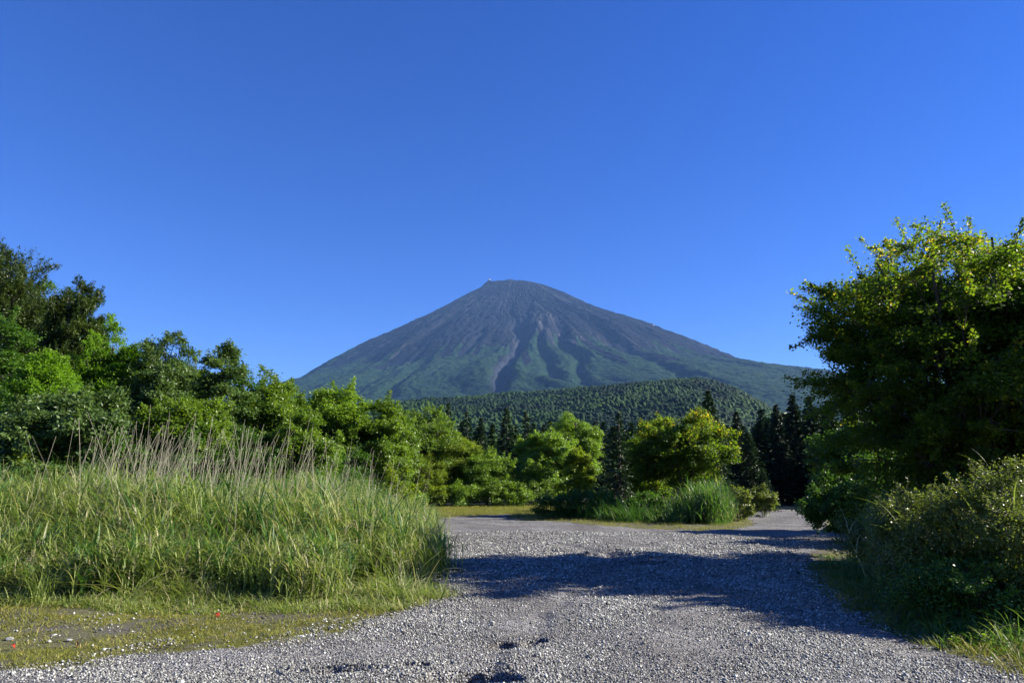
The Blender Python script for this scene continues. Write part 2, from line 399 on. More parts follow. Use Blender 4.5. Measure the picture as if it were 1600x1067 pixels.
j = np.roll(i, -1, 1)
Fq = np.stack([i, j, j+nth, i+nth], 2).reshape(-1, 4)[:, ::-1]
V = np.stack([XX, YY, Z], 2).reshape(-1, 3)
V = np.concatenate([V, [[MX, MD, Z[0].mean()]]]); ce = len(V)-1
cap = np.stack([np.arange(nth), np.roll(np.arange(nth), -1), np.full(nth, ce)], 1)
ap = lambda q: np.append(q.ravel(), 0)
o = obj("mountain", mesh("mountain", V, [Fq, cap], M['mountain'], {"veg": ap(veg), "streak": ap(streak), "scree": ap(scree*.9)}, True)); tag(o, kind='structure')
def mz(x, y):
    k = np.argmin((XX-x)**2+(YY-y)**2); return Z.flat[k]
# snow patches on the right-hand slope and the summit building
def top_at(px):                      # skyline point of the mountain in that direction
    d = ray(px, 450); s = np.abs(XX/YY-d[0]/d[1]) < .0012
    e = np.where(s, Z/np.hypot(XX, YY), -1); k = np.argmax(e); return XX.flat[k], YY.flat[k], Z.flat[k]
for lab, px, rx, dzz in (('upper of two tiny snow patches on the right skyline of the volcano', 937, 13, -16), ('lower of two tiny snow patches on the right skyline of the volcano', 1017, 17, -22)):
    x0, y0, z0 = top_at(px); a = np.linspace(0, 6.283, 13)[:-1]
    y0 -= 60; z0 = mz(x0, y0)
    pts = []
    for jx, lift in ((1, -6), (.6, 5), (.0, 8)):
        for q in a:
            r_ = jx*rx*(1+.35*math.sin(3*q)); pts.append((x0+r_*math.cos(q), y0+.5*r_*math.sin(q), z0+lift*.7))
    i = np.arange(12); j = (i+1) % 12
    Fq = np.concatenate([np.stack([i, j, j+12, i+12], 1), np.stack([i, j, j+12, i+12], 1)+12])
    o = obj("snow_patch", mesh("snow_patch", np.array(pts), Fq, M['snow'], None, True)); tag(o, lab, 'snow patch')
def box(x0, x1, y0, y1, z0, z1):
    V = np.array([(x, y, z) for z in (z0, z1) for y in (y0, y1) for x in (x0, x1)], float)
    return V, np.array([(0, 2, 3, 1), (4, 5, 7, 6), (0, 1, 5, 4), (2, 6, 7, 3), (0, 4, 6, 2), (1, 3, 7, 5)])
x0, y0, z0 = top_at(766)
s = empty("summit_hut", (x0, y0-5, z0-4), 'tiny pale hut on the highest left end of the summit rim', 'hut')
v, f_ = box(-9, 9, -6, 6, 0, 12); obj("wall", mesh("wall", v, f_, M['white_wall']), s)
v = np.array([(-10, -7, 12), (10, -7, 12), (10, 7, 12), (-10, 7, 12), (-10, 0, 17), (10, 0, 17)], float)
obj("roof", mesh("roof", v, [np.array([(0, 1, 5, 4), (2, 3, 4, 5), (0, 3, 2, 1)]), np.array([(0, 4, 3), (1, 2, 5)])], M['bark']), s)

# ------------------------------------------------------------------ wooded hill in front of the volcano
HP = [(-1200, 640), (300, 640), (620, 628), (700, 620), (760, 612), (850, 607), (950, 601), (1000, 596), (1050, 591), (1090, 589), (1120, 594), (1150, 605), (1180, 620), (1205, 634), (1260, 655), (1400, 690), (1900, 700)]
hx = []; hz = []
for p_ in HP:
    X0, _, Z0 = at_dist(p_[0], p_[1]+3, 1700); hx.append(X0); hz.append(Z0-19)
def hillz(x, y):
    top = np.interp(x*1700/np.clip(y, 700, 1700), hx, hz)
    s = np.where(y < 1700, sstep(y, 260, 1750)/sstep(np.array(1700.), 260, 1750), 1-.8*sstep(y, 1700, 3000))
    n_ = (fbm(x*.004, y*.004, 4, 90)-.5)*70*sstep(y, 300, 900)*sstep(-np.abs(y-1700), -700, -150 + 0*y)*0 + (fbm(x*.006, y*.004, 4, 91)-.5)*36*sstep(y, 300, 800)*(1-np.exp(-((y-1700)/260)**2))
    return top*s + n_ + .012*np.clip(np.hypot(x, y)-60, 0, 400) - 3
xs = np.linspace(-2600, 2600, 260); ys = np.linspace(240, 3000, 140)
X, Y = np.meshgrid(xs, ys); i = np.arange(139*260).reshape(139, 260)[:, :-1].ravel()
o = obj("hill", mesh("hill", np.stack([X.ravel(), Y.ravel(), hillz(X, Y).ravel()], 1), np.stack([i, i+1, i+261, i+260], 1), M['canopy'], {"tint": np.full(X.size, .15)}, True)); tag(o, kind='structure')
# tree crowns of the far wood (one mass)
def domes(x, y, z, rad, hgt, rng, point=.5):
    n = len(x); k = 7; a = np.arange(k)*2*math.pi/k
    rings = []
    for rf, zf in ((.9, .0), (1.0, .38), (.62, .75)):
        ang = a[None]+rng.random((n, 1))*6.28
        r_ = rad[:, None]*rf*(.75+.5*rng.random((n, k)))
        rings.append(np.stack([x[:, None]+r_*np.cos(ang), y[:, None]+r_*np.sin(ang), z[:, None]+hgt[:, None]*(zf+.12*(rng.random((n, k))-.5))], 2))
    topv = np.stack([x, y, z+hgt], 1)[:, None]
    V = np.concatenate(rings+[topv], 1); m_ = 3*k+1
    i = np.arange(k); j = (i+1) % k
    Fq = np.concatenate([np.stack([i, j, j+k, i+k], 1), np.stack([i, j, j+k, i+k], 1)+k])
    Ft = np.stack([i+2*k, j+2*k, np.full(k, 3*k)], 1)
    off = np.arange(n)[:, None, None]*m_
    return V.reshape(-1, 3), (Fq[None]+off).reshape(-1, 4), (Ft[None]+off).reshape(-1, 3), m_
rng = np.random.default_rng(3)
N = 95000
y = 420+1330*rng.random(N)**.8; u = rng.uniform(-.55, .55, N); x = u*y
k = (u > -.3); x, y = x[k], y[k]; n = len(x)
big = .7+.6*rng.random(n); big = .40+1.25*rng.random(n)**2; con = rng.random(n) < .3; rad = np.where(con, 2.6, 4.2)*big*1.1; hgt = np.where(con, 8, 4.2)*big**.7
V, Fq, Ft, m_ = domes(x, y, hillz(x, y)-1.5, rad, hgt, rng)
tint = np.clip(.42+.13*rng.normal(size=n)+(fbm(x*.012, y*.008, 5, 7)-.5)*2.6, 0, 1)
o = obj("distant_forest", mesh("distant_forest", V, [Fq, Ft], M['canopy'], {"tint": np.repeat(tint, m_)})); tag(o, 'dense mixed forest covering the low hill in front of the volcano', 'forest', kind='stuff')

# ------------------------------------------------------------------ plants
def unit(v): return v/np.maximum(np.linalg.norm(v, axis=-1, keepdims=True), 1e-9)
def leaf_quads(P, Nn, L, Wd, rng, axis=None):
    """diamond leaves, centre P, normal about Nn, long axis 'axis' if given"""
    n = len(P)
    if axis is None: axis = rng.normal(size=(n, 3))
    ax = unit(axis - (axis*Nn).sum(1, keepdims=True)*Nn); sd2 = np.cross(Nn, ax)
    L = np.broadcast_to(L, (n,))[:, None]; Wd = np.broadcast_to(Wd, (n,))[:, None]
    V = np.stack([P-ax*L*.5, P+sd2*Wd*.5-ax*L*.05+Nn*Wd*.12, P+ax*L*.5-Nn*L*.08, P-sd2*Wd*.5-ax*L*.05+Nn*Wd*.12], 1)
    return V.reshape(-1, 3), np.arange(4*n).reshape(n, 4)
def tubes(paths, sides=5):
    """paths: list of (pts (k,3), radii (k,))"""
    Vs = []; Fs = []; off = 0
    a = np.arange(sides)*2*math.pi/sides
    for P, r in paths:
        P = np.asarray(P, float); k = len(P); t = unit(np.gradient(P, axis=0))
        ref = np.where(np.abs(t[:, 2:3]) > .9, [[1., 0, 0]], [[0., 0, 1]])
        s1 = unit(np.cross(t, ref)); s2 = np.cross(t, s1)
        ring = P[:, None]+(s1[:, None]*np.cos(a)[None, :, None]+s2[:, None]*np.sin(a)[None, :, None])*np.asarray(r)[:, None, None]
        Vs.append(ring.reshape(-1, 3))
        i = np.arange((k-1)*sides).reshape(k-1, sides); j = np.roll(i, -1, 1)
        Fs.append(np.stack([i, j, j+sides, i+sides], 2).reshape(-1, 4)+off); off += k*sides
    return np.concatenate(Vs), np.concatenate(Fs)
def curve(a, b, sag, k=7, rng=None, wob=0):
    a = np.array(a, float); b = np.array(b, float); t = np.linspace(0, 1, k)[:, None]
    P = a+(b-a)*t; P[:, 2:3] += sag*4*t*(1-t)
    if rng is not None: P[1:-1] += rng.normal(size=(k-2, 3))*wob
    return P

def broadleaf(name, loc, H, R, rng, mat, label, cat='tree', group=None, base=.12, ncl=70, nleaf=22000, L=.11, Wf=.6, flat=.42, cr=.24,
              stems=1, bark='bark', tipz=0, limbs=28, up=.9, elong=None, feather=False, lean=(0, 0), tr=None, thin=0., low=.35, power=.55, carve=.44, carve_f=.8, sprigs=70, sup=.35):
    root = empty(name, loc, label, cat, group)
    zc = H*(base+1)/2; rz = H*(1-base)/2
    lob = unit(rng.normal(size=(9, 3))); la = rng.uniform(-.26, .12, 9)
    dirs = unit(rng.normal(size=(ncl, 3)) + [0, 0, .12])
    lobe = 1+sum(a_*np.exp(-((1-dirs@l_)/.25)) for a_, l_ in zip(la, lob))
    rad = rng.random(ncl)**power*lobe
    rad = rad*(.80+.38*noise3(dirs*2.6+40, ncl % 91)); rad = np.minimum(rad, 1.14)
    shape = dirs*rad[:, None]
    # rounder top, narrower skirt
    zz = shape[:, 2]; shape[:, :2] *= (1-low*np.clip(-zz, 0, 1))[:, None]
    Rg = min(R, 1e9) if low < .1 and H < 2.6 else (R*R*max(rz, R*.8))**(1/3)
    crv = cr*Rg*(.65+.7*rng.random(ncl))
    C_ = shape*[R-.5*cr*R, R-.5*cr*R, rz-.35*cr*R]+[0, 0, zc]
    C_[:, 0] += lean[0]*(C_[:, 2]/H); C_[:, 1] += lean[1]*(C_[:, 2]/H)
    # twig sub-centres
    ns = 14
    sub = rng.normal(size=(ncl, ns, 3)); sub = unit(sub)*(rng.random((ncl, ns, 1))**.4)
    rr2 = np.hypot(sub[..., 0], sub[..., 1])
    subp = C_[:, None]+sub*crv[:, None, None]*[1, 1, flat]; subp[..., 2] -= .30*crv[:, None]*rr2**2
    if feather:
        subp = C_[:, None]+sub*crv[:, None, None]*[1, 1, .9]
    subp = subp.reshape(-1, 3)
    spr = []
    if sprigs:
        o_ = C_[np.argsort(-(np.linalg.norm((C_-[0, 0, zc])/[R, R, rz], axis=1)+.25*rng.random(ncl)))[:max(8, ncl//2)]]
        for q in range(sprigs):
            c0 = o_[rng.integers(len(o_))]; dv = unit((c0-[0, 0, zc])/[R, R, rz]*[1, 1, .7]+[0, 0, sup]+rng.normal(size=3)*.4)
            ln_ = rng.uniform(.35, .9)*(.30*Rg+.12); spr.append((c0, c0+dv*ln_))
    per = max(3, int(nleaf/len(subp)))
    srad = np.repeat(crv, ns)*.30
    lp = rng.normal(size=(len(subp), per, 3))*[1, 1, .6]*srad[:, None, None]*1.0
    outw = unit(subp-np.array([0, 0, zc*.75]))
    if feather:       # leaves strung along upswept twigs
        tdir = unit(outw*[1, 1, .55]+[0, 0, .6]+rng.normal(size=subp.shape)*.25)
        t = rng.uniform(-1, 1, (len(subp), per, 1))
        lp = tdir[:, None]*t*srad[:, None, None]*2.3+rng.normal(size=(len(subp), per, 3))*srad[:, None, None]*.22
    P = (subp[:, None]+lp).reshape(-1, 3); n = len(P)
    nr = unit(np.repeat(outw, per, 0)*.45+np.array([0, 0, up])+rng.normal(size=(n, 3))*.55)
    ax = None
    if feather: ax = np.repeat(tdir, per, 0)+rng.normal(size=(n, 3))*.5
    elif elong: ax = np.repeat(outw, per, 0)+[0, 0, -elong]+rng.normal(size=(n, 3))*.6
    fr = carve_f
    cv = .6*noise3(P*[fr, fr, fr*1.7]+90, 3)+.4*noise3(P*[fr*2.3, fr*2.3, fr*3.6]+50, 5)
    keep = (P[:, 2] > .05) & (rng.random(n) < .04+sstep(cv, carve-.07, carve+.07)); P, nr = P[keep], nr[keep]; ax = ax[keep] if ax is not None else None
    Ls = L*(.65+.7*rng.random(len(P)))
    V, Fq = leaf_quads(P, nr, Ls, Ls*Wf, rng, ax)
    ct = np.repeat(np.repeat(rng.normal(0, .12, ncl), ns*per) if True else 0, 1)[keep]
    st = np.repeat(rng.normal(0, .07, ncl*ns), per)[keep]
    tint = .38+ct+st+rng.normal(0, .12, len(P))
    if tipz:
        rel = (P[:, 2]-zc)/rz + .5*np.hypot(P[:, 0], P[:, 1])/R
        tint = np.minimum(tint, .72)+tipz*np.clip(rel-.50, 0, .6)*rng.random(len(P))*(.75+.6*noise2(P[:, 0]*1.6, P[:, 2]*1.6, 5))
    if spr:
        m_ = max(8, int(nleaf*.10/len(spr))); A_ = np.array([a for a, b in spr]); B_ = np.array([b for a, b in spr])
        t = rng.random((len(spr), m_, 1))**.8; Ps = (A_[:, None]*(1-t)+B_[:, None]*t+rng.normal(size=(len(spr), m_, 3))*L*(.9-.4*t)).reshape(-1, 3)
        dvs = np.repeat(B_-A_, m_, 0)+rng.normal(size=Ps.shape)*.5; ns_ = unit(np.array([0, 0, .7])+rng.normal(size=Ps.shape)*.6)
        Lp = L*(.6+.6*rng.random(len(Ps))); V2, F2 = leaf_quads(Ps, ns_, Lp, Lp*Wf, rng, dvs)
        V = np.concatenate([V, V2]); Fq = np.concatenate([Fq, F2+len(P)*4]); tint = np.concatenate([tint, rng.normal(.55, .13, len(Ps))+(.22*tipz*rng.random(len(Ps)))])
    obj("crown", mesh("crown", V, Fq, M[mat], {"tint": np.repeat(np.clip(tint, 0, 1), 4)}), root)
    # trunk and limbs
    tr = tr or .022*H
    paths = []; st_top = []
    for s_ in range(stems):
        a_ = s_*2*math.pi/stems+rng.random()
        b0 = np.array([math.cos(a_), math.sin(a_), 0])*(.05*R if stems > 1 else 0)
        spread = (.48 if stems > 1 else .04)*R
        top = np.array([math.cos(a_)*spread+lean[0]*.8, math.sin(a_)*spread+lean[1]*.8, H*.84])
        P_ = curve(b0+[0, 0, -.25], top, 0, 10, rng, .012*H)
        if stems > 1:
            t = np.linspace(0, 1, 10)[:, None]; P_[:, :2] = b0[:2]+(top[:2]-b0[:2])*t**1.5+rng.normal(size=(10, 2))*.01*H
        r0 = tr/(stems**.45); paths.append((P_, r0*np.linspace(1, .18, 10)**.9)); st_top.append((P_, r0))
    for a, b in spr: paths.append((np.array([a-(b-a)*.5, (a+b)/2+[0, 0, .01], b]), .0035*H**.5*np.array([1, .7, .3])))
    order = rng.permutation(ncl)[:limbs]
    for c in order:
        tgt = C_[c]; bestp = None
        dd = [np.hypot(*(tgt[:2]-p_[5][:2])) for p_, _ in st_top]; P_, r0 = st_top[int(np.argmin(dd))]
        zst = max(.08*H, tgt[2]-.55*np.hypot(*(tgt[:2]-P_[4][:2]))-.1*H)
        k_ = int(np.clip(np.searchsorted(P_[:, 2], zst), 1, 8)); a0 = P_[k_]
        rb = r0*.42*(1-k_/12)
        Q = curve(a0, tgt, .04*H, 7, rng, .006*H); paths.append((Q, rb*np.linspace(1, .2, 7)))
        for q in range(3):
            kk = rng.integers(3, 6); e = subp[c*ns+rng.integers(0, ns)]
            paths.append((curve(Q[kk], e, .02*H, 4, rng, .003*H), rb*.38*np.linspace(1, .3, 4)))
    V, Fq = tubes(paths, 6)
    obj("trunk" if H > 2.6 else "stems", mesh("trunk", V, Fq, M[bark], None, True), root)
    return root

def conifer_meshes(H, R, rng, mat, whorl=.36, nb=9, ns=14, droop=.22, base=.06, L=.34):
    zs = np.arange(H*base, H*.985, whorl*H/12)
    P = []; D = []; tn = []; paths = [(np.array([[0, 0, -.3], [0, 0, H*.5], [0.02*H*rng.normal()*.3, 0, H]]), np.array([.016*H, .010*H, .003*H]))]
    for z in zs:
        f_ = 1-z/H; Lr = R*(f_**.75)*1.0
        for b in range(nb):
            a_ = rng.random()*6.283; Lb = Lr*rng.uniform(.62, 1.08)+.05
            z1 = z+rng.uniform(-.4, .4)*whorl
            dirn = np.array([math.cos(a_), math.sin(a_)])
            m_ = max(4, int(ns*(Lb/R)**.7)); t = np.sqrt(rng.random(m_))*.97+.03
            zz = z1 + .10*Lb*t - droop*Lb*t*t*1.6 + .10*Lb*t**4
            wdt = .17*Lb*(1.1-t)*rng.normal(size=m_)
            p_ = np.stack([dirn[0]*Lb*t-dirn[1]*wdt, dirn[1]*Lb*t+dirn[0]*wdt, zz+rng.normal(size=m_)*.03*Lb], 1)
            P.append(p_); dv = np.stack([dirn[0]+0*t-dirn[1]*np.sign(wdt)*.7, dirn[1]+0*t+dirn[0]*np.sign(wdt)*.7, -.25+.2*rng.normal(size=m_)], 1); D.append(dv)
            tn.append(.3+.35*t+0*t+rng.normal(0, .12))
            if b % 2 == 0 and Lb > .4*R: paths.append((np.array([[0, 0, z1], [dirn[0]*Lb*.5, dirn[1]*Lb*.5, z1-.02*Lb], [dirn[0]*Lb*.9, dirn[1]*Lb*.9, z1+.1*Lb-droop*Lb*1.2]]), .004*H*np.array([1, .6, .2])*(.4+f_)))
    P = np.concatenate(P); D = np.concatenate(D); tn = np.concatenate(tn); n = len(P)
    Nn = unit(np.array([0, 0, 1.])+rng.normal(size=(n, 3))*.45)
    Ls = L*(.6+.8*rng.random(n))
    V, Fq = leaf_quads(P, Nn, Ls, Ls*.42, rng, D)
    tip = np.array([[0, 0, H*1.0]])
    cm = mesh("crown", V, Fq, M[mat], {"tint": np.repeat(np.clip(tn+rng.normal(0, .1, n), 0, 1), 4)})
    V, Fq = tubes(paths, 5)
    return cm, mesh("trunk", V, Fq, M['bark'], None, True)
def place(px, ytop, Y):
    x_, y_, z_ = at_dist(px, ytop, Y); g_ = float(gz(np.array(x_), np.array(y_)))
    return x_, y_, g_, z_-g_

# --- the trees one can tell apart: px centre, px top, distance, half width in px, ...
def tree(px, yt, Y, hw, mat, label, seed, **k):
    big_ = k.get('stems', 1) > 2
    if not big_: k['L'] = k.get('L', .11)*.80
    k['nleaf'] = int(k.get('nleaf', 22000)*(1.5 if big_ else 4.2)); k['ncl'] = int(k.get('ncl', 70)*(1.0 if big_ else 3.2)); k.setdefault('low', .05); k.setdefault('up', .6)
    if not big_: k['cr'] = k.get('cr', .24)*.78; k['limbs'] = 60; k.setdefault('power', .42)
    x_, y_, g_, H = place(px, yt, Y); R = hw/F*Y
    name = k.pop('name', 'broadleaf_tree')
    return broadleaf(name, (x_, y_, g_), H, R, np.random.default_rng(seed), mat, label, **k)
GL = 'trees walling the left side of the lot'; GR = 'trees right of the gravel track'; GC = 'trees behind the middle of the lot'
tree(15, 388, 33, 125, 'olive', 'tallest dark olive tree with feathery twigs, at the left edge of the tree wall', 11, group=GL, feather=True, carve=.33, sup=.6, Wf=.28, L=.20, nleaf=42000, ncl=90, bark='bark_pale', base=.3, cr=.22)
tree(118, 447, 30, 62, 'olive', 'dark feathery tree with pale branches, second highest on the left slope', 58, group=GL, feather=True, carve=.33, sup=.6, Wf=.28, L=.19, nleaf=34000, ncl=80, bark='bark_pale', base=.3, cr=.25)
tree(5, 470, 25, 85, 'deep', 'deep green leafy tree at the left edge, below the tallest feathery tree', 13, group=GL, nleaf=26000, L=.13, base=.12)
tree(180, 492, 27, 62, 'maple_fresh', 'vivid green maple in flat layers, right of the feathery dark trees', 14, group=GL, name='maple_tree', nleaf=34000, L=.10, flat=.26, cr=.28, base=.15)
tree(95, 530, 23, 75, 'maple_fresh', 'yellow green layered maple low in front of the feathery dark trees', 15, group=GL, name='maple_tree', nleaf=26000, L=.10, flat=.25, cr=.28, tipz=.2, base=.2)
tree(262, 522, 27, 68, 'dogwood', 'grey green tree with drooping glossy leaves and a rounded top, between maple and slender tree', 16, group=GL, nleaf=30000, L=.15, Wf=.42, elong=.9, flat=.35, base=.1)
tree(120, 600, 19.5, 115, 'dogwood', 'broad low tree with glossy hanging leaves above the tall grass at far left', 17, group=GL, nleaf=30000, L=.14, Wf=.42, elong=.9, flat=.3, base=.08)
tree(352, 538, 24, 48, 'dogwood', 'slender tree with open tiered branches and sky showing through its top', 18, group=GL, nleaf=15000, L=.15, Wf=.42, elong=.8, flat=.35, cr=.3, ncl=46, base=.1)
tree(305, 600, 21, 80, 'broad', 'mid green tree low behind the dead stalks, below the slender tree', 19, group=GL, nleaf=24000, L=.11, base=.08)
tree(432, 574, 26, 62, 'broad', 'loose mid green tree whose top meets the left foot of the volcano', 20, group=GL, nleaf=22000, L=.11, base=.08, flat=.6)
tree(520, 592, 29, 62, 'bright', 'bright green tree with one taller sprig, in front of the volcano\'s left slope', 21, group=GL, nleaf=22000, L=.12, base=.08, flat=.6)
tree(470, 640, 22, 70, 'broad', 'green tree low behind the middle of the dead stalks', 22, group=GL, nleaf=22000, L=.10, base=.08)
tree(585, 622, 29, 58, 'broad', 'fresh green tree with drooping yellow tinged sprays over the end of the tall grass', 23, group=GL, nleaf=26000, L=.11, flat=.35, base=.06, tipz=.2)
tree(665, 628, 53, 58, 'broad', 'rounded dull green tree right of the end of the dead stalks', 24, group=GL, nleaf=20000, L=.15, base=.08)
tree(715, 664, 53, 52, 'yellowish', 'yellow green tree with rusty tips, between rounded dull tree and dark conifers', 25, group=GL, nleaf=22000, L=.12, flat=.35, tipz=.35, base=.05)
tree(660, 700, 51, 48, 'yellowish', 'small yellow green maple just right of the last dead stalks', 26, group=GL, name='maple_tree', nleaf=16000, L=.10, flat=.3, base=.05, tipz=.25)
tree(762, 702, 52, 52, 'bright', 'light green bushy tree low on the left of the pale leaved tree', 27, group=GL, nleaf=18000, L=.13, base=.03)
tree(855, 672, 54, 60, 'bright', 'pale lit broad leaved tree in tiers beside the dark conifers', 28, group=GC, nleaf=22000, L=.20, Wf=.55, flat=.3, base=.1)
tree(898, 632, 62, 44, 'bright', 'tall bright green tree with pointed top behind the pale leaved tree', 29, group=GC, nleaf=20000, L=.18, base=.1, flat=.6)
tree(1010, 662, 40, 46, 'maple', 'dark green tree tucked between thin conifer and yellow topped maple', 30, group=GC, nleaf=16000, L=.13, base=.12, bark='bark')
tree(1058, 631, 34, 84, 'maple', 'round maple with golden top standing on the grassy island', 31, group=GC, name='maple_tree', nleaf=52000, L=.11, flat=.24, cr=.17, tipz=.85, base=.14, stems=3, ncl=240, limbs=90)
tree(905, 700, 36, 34, 'yellowish', 'small slim green tree on the left part of the grassy island', 32, group=GC, nleaf=9000, L=.12, flat=.3, base=.15, ncl=34)
tree(215, 520, 31, 60, 'deep', 'dark green tree filling the skyline between vivid maple and rounded glossy tree', 51, group=GL, nleaf=20000, L=.13, base=.1)
tree(310, 548, 30, 52, 'broad', 'tree top filling the skyline left of the slender tree', 52, group=GL, nleaf=18000, L=.13, base=.1)
tree(392, 572, 31, 46, 'deep', 'dark tree top right behind the slender tree', 53, group=GL, nleaf=16000, L=.13, base=.1)
tree(475, 596, 34, 48, 'broad', 'tree top at the left foot of the volcano, behind the bright sprig tree', 54, group=GL, nleaf=16000, L=.14, base=.1)
tree(555, 606, 36, 44, 'bright', 'light green tree top between the sprig tree and the drooping yellow tinged tree', 55, group=GL, nleaf=15000, L=.14, base=.1)
tree(622, 628, 38, 42, 'broad', 'tree top just left of the rounded dull green tree', 56, group=GL, nleaf=15000, L=.14, base=.1)
tree(60, 440, 36, 80, 'deep', 'green tree top behind the two feathery dark trees', 57, group=GL, nleaf=20000, L=.15, base=.2)
tree(-110, 430, 28, 110, 'deep', 'dark green tree just outside the left picture edge', 47, group=GL, nleaf=12000, L=.15, base=.1)
tree(-260, 440, 24, 120, 'broad', 'green tree farther outside the left picture edge', 48, group=GL, nleaf=12000, L=.15, base=.1)
# right-hand trees
tree(1464, 330, 14.3, 226, 'maple', 'large many stemmed maple with rusty tips, backlit against the sky at right', 41, group=GR, name='maple_tree', nleaf=200000, L=.064, Wf=.75, flat=.26, cr=.13, tipz=.8, carve=.455, carve_f=.9, sprigs=260, sup=.05, base=.10, stems=7, ncl=520, limbs=260, tr=.22, low=-.12, power=.48, up=.75)
tree(1600, 348, 13.4, 185, 'maple', 'second backlit maple cut by the right edge of the picture', 42, group=GR, name='maple_tree', nleaf=130000, L=.066, Wf=.75, flat=.26, cr=.14, tipz=.8, carve=.45, carve_f=.9, sprigs=160, sup=.05, base=.10, stems=5, ncl=340, limbs=160, tr=.2, low=-.05, up=.75)
tree(1850, 290, 12.1, 240, 'maple', 'maple standing wholly right of the picture edge, casting shade on the track', 44, group=GR, name='maple_tree', nleaf=60000, L=.10, Wf=.75, flat=.3, cr=.2, base=.22, stems=4, ncl=160, limbs=50, tr=.2)
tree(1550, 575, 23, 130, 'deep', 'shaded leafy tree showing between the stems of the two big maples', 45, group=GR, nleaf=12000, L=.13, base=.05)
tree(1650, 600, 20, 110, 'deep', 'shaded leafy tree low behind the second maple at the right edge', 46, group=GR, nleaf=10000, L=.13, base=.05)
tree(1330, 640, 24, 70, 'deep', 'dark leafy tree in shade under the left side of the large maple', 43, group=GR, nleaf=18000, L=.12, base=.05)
# conifers
rc = np.random.default_rng(77)
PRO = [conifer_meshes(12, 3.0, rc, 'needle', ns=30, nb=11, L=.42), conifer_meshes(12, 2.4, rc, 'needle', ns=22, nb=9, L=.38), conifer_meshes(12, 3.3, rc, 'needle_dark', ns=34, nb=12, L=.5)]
GK = 'conifers behind the lot'
CON = [(1105, 606, 52, 46, 0, 'broad dark conifer rising behind the golden topped maple'),
       (966, 640, 37, 34, 1, 'thin dark conifer with a bare leader, left of the golden topped maple'),
       (1168, 672, 43, 40, 0, 'conifer with layered drooping boughs at the right end of the island'),
       (1192, 735, 41, 26, 0, 'small low conifer at the edge of the track, right of the golden maple'),
       (792, 634, 62, 34, 0, 'dark conifer standing tallest of those behind the yellow green trees'),
       (822, 640, 72, 30, 1, 'narrow conifer just right of the tallest middle conifer'),
       (752, 650, 70, 28, 0, 'short dark conifer left of the tallest middle conifer'),
       (700, 626, 88, 26, 0, 'dark conifer top beside the left end of the wooded hill'),
       (730, 640, 84, 28, 1, 'conifer behind the yellow green tree, right of the farthest dark top'),
       (930, 655, 80, 30, 1, 'conifer peeping between the bright pointed tree and the thin conifer'),
       (850, 660, 82, 28, 0, 'low conifer above the crown of the pale leaved tree'),
       (625, 634, 80, 30, 0, 'conifer top showing between the left trees and the hill'),
       (1150, 640, 66, 30, 2, 'dark conifer between broad conifer and shaded forest edge'),
       (1185, 655, 60, 34, 2, 'black green conifer beginning the shaded wall above the track'),
       (1212, 628, 62, 34, 2, 'pointed conifer in the shaded wall, left of its highest top'),
       (1236, 612, 60, 38, 2, 'highest conifer of the shaded wall above the end of the track'),
       (1262, 616, 58, 38, 2, 'conifer right of the highest one in the shaded wall'),
       (1292, 622, 56, 42, 2, 'shaded conifer partly behind the tips of the large maple'),
       (1330, 610, 52, 46, 2, 'shaded conifer seen through the left side of the large maple'),
       (1380, 606, 50, 52, 2, 'shaded conifer behind the middle of the large maple'),
       (1225, 690, 55, 42, 2, 'low dense conifer in the shade at the end of the track'),
       (1270, 690, 54, 46, 2, 'low dense conifer in the shade just right of the track end'),
       (1310, 690, 46, 50, 2, 'low shaded conifer behind the dark bush by the track'),
       (1440, 600, 48, 52, 2, 'shaded conifer behind the right stems of the large maple'),
       (1520, 600, 46, 55, 2, 'shaded conifer deep behind the arching grass blades'),
       (1600, 600, 34, 70, 2, 'shaded conifer behind the second maple at the right edge'),
       (1690, 560, 30, 80, 2, 'shaded conifer just past the right edge'),
       (1145, 700, 60, 34, 2, 'dark young conifer behind the drooping boughs on the island')]
for px, yt, Y_, hw, pi_, lab in CON:
    x_, y_, g_, H = place(px, yt, Y_); base_R = (3.0, 2.4, 3.3)[pi_]
    r = empty("conifer_tree", (x_, y_, g_), lab, 'conifer', GK)
    r.scale = (hw/F*Y_/base_R,)*2+(H/12,); r.rotation_euler = (0, 0, rc.random()*6.28)
    obj("crown", PRO[pi_][0], r); obj("trunk", PRO[pi_][1], r)
# farther conifer forest between the lot and the hill: one mass
V0 = []; F0 = []; T0 = []; off = 0
small = [conifer_meshes(12, 2.6, rc, 'needle', whorl=.55, nb=6, ns=7, L=.95) for _ in range(3)]
sm = []
for cm, tm in small:
    v = np.empty(len(cm.vertices)*3, np.float32); cm.vertices.foreach_get("co", v)
    t = np.empty(len(cm.vertices), np.float32); cm.attributes['tint'].data.foreach_get("value", t); sm.append((v.reshape(-1, 3), t))
for q in range(640):
    Y_ = 75+330*rc.random()**1.3; u = rc.uniform(-.45, .62)
    x_ = u*Y_; H = Y_*rc.uniform(.045, .082)+1.6 if Y_ < 190 else rc.uniform(11, 17)
    if u > .36: H *= 1.25
    v, t = sm[q % 3]; s_ = H/12; a_ = rc.random()*6.28; c_, s2 = math.cos(a_), math.sin(a_)
    zb = max(float(gz(np.array(x_), np.array(Y_))), float(hillz(np.array(x_), np.array(Y_)))+0 if Y_ > 260 else -9)
    vv = np.stack([(v[:, 0]*c_-v[:, 1]*s2)*s_*1.35+x_, (v[:, 0]*s2+v[:, 1]*c_)*s_*1.35+Y_, v[:, 2]*s_+zb], 1)
    V0.append(vv); T0.append(np.clip(t+rc.normal(0, .15), 0, 1))
V0 = np.concatenate(V0); n = len(V0)//4
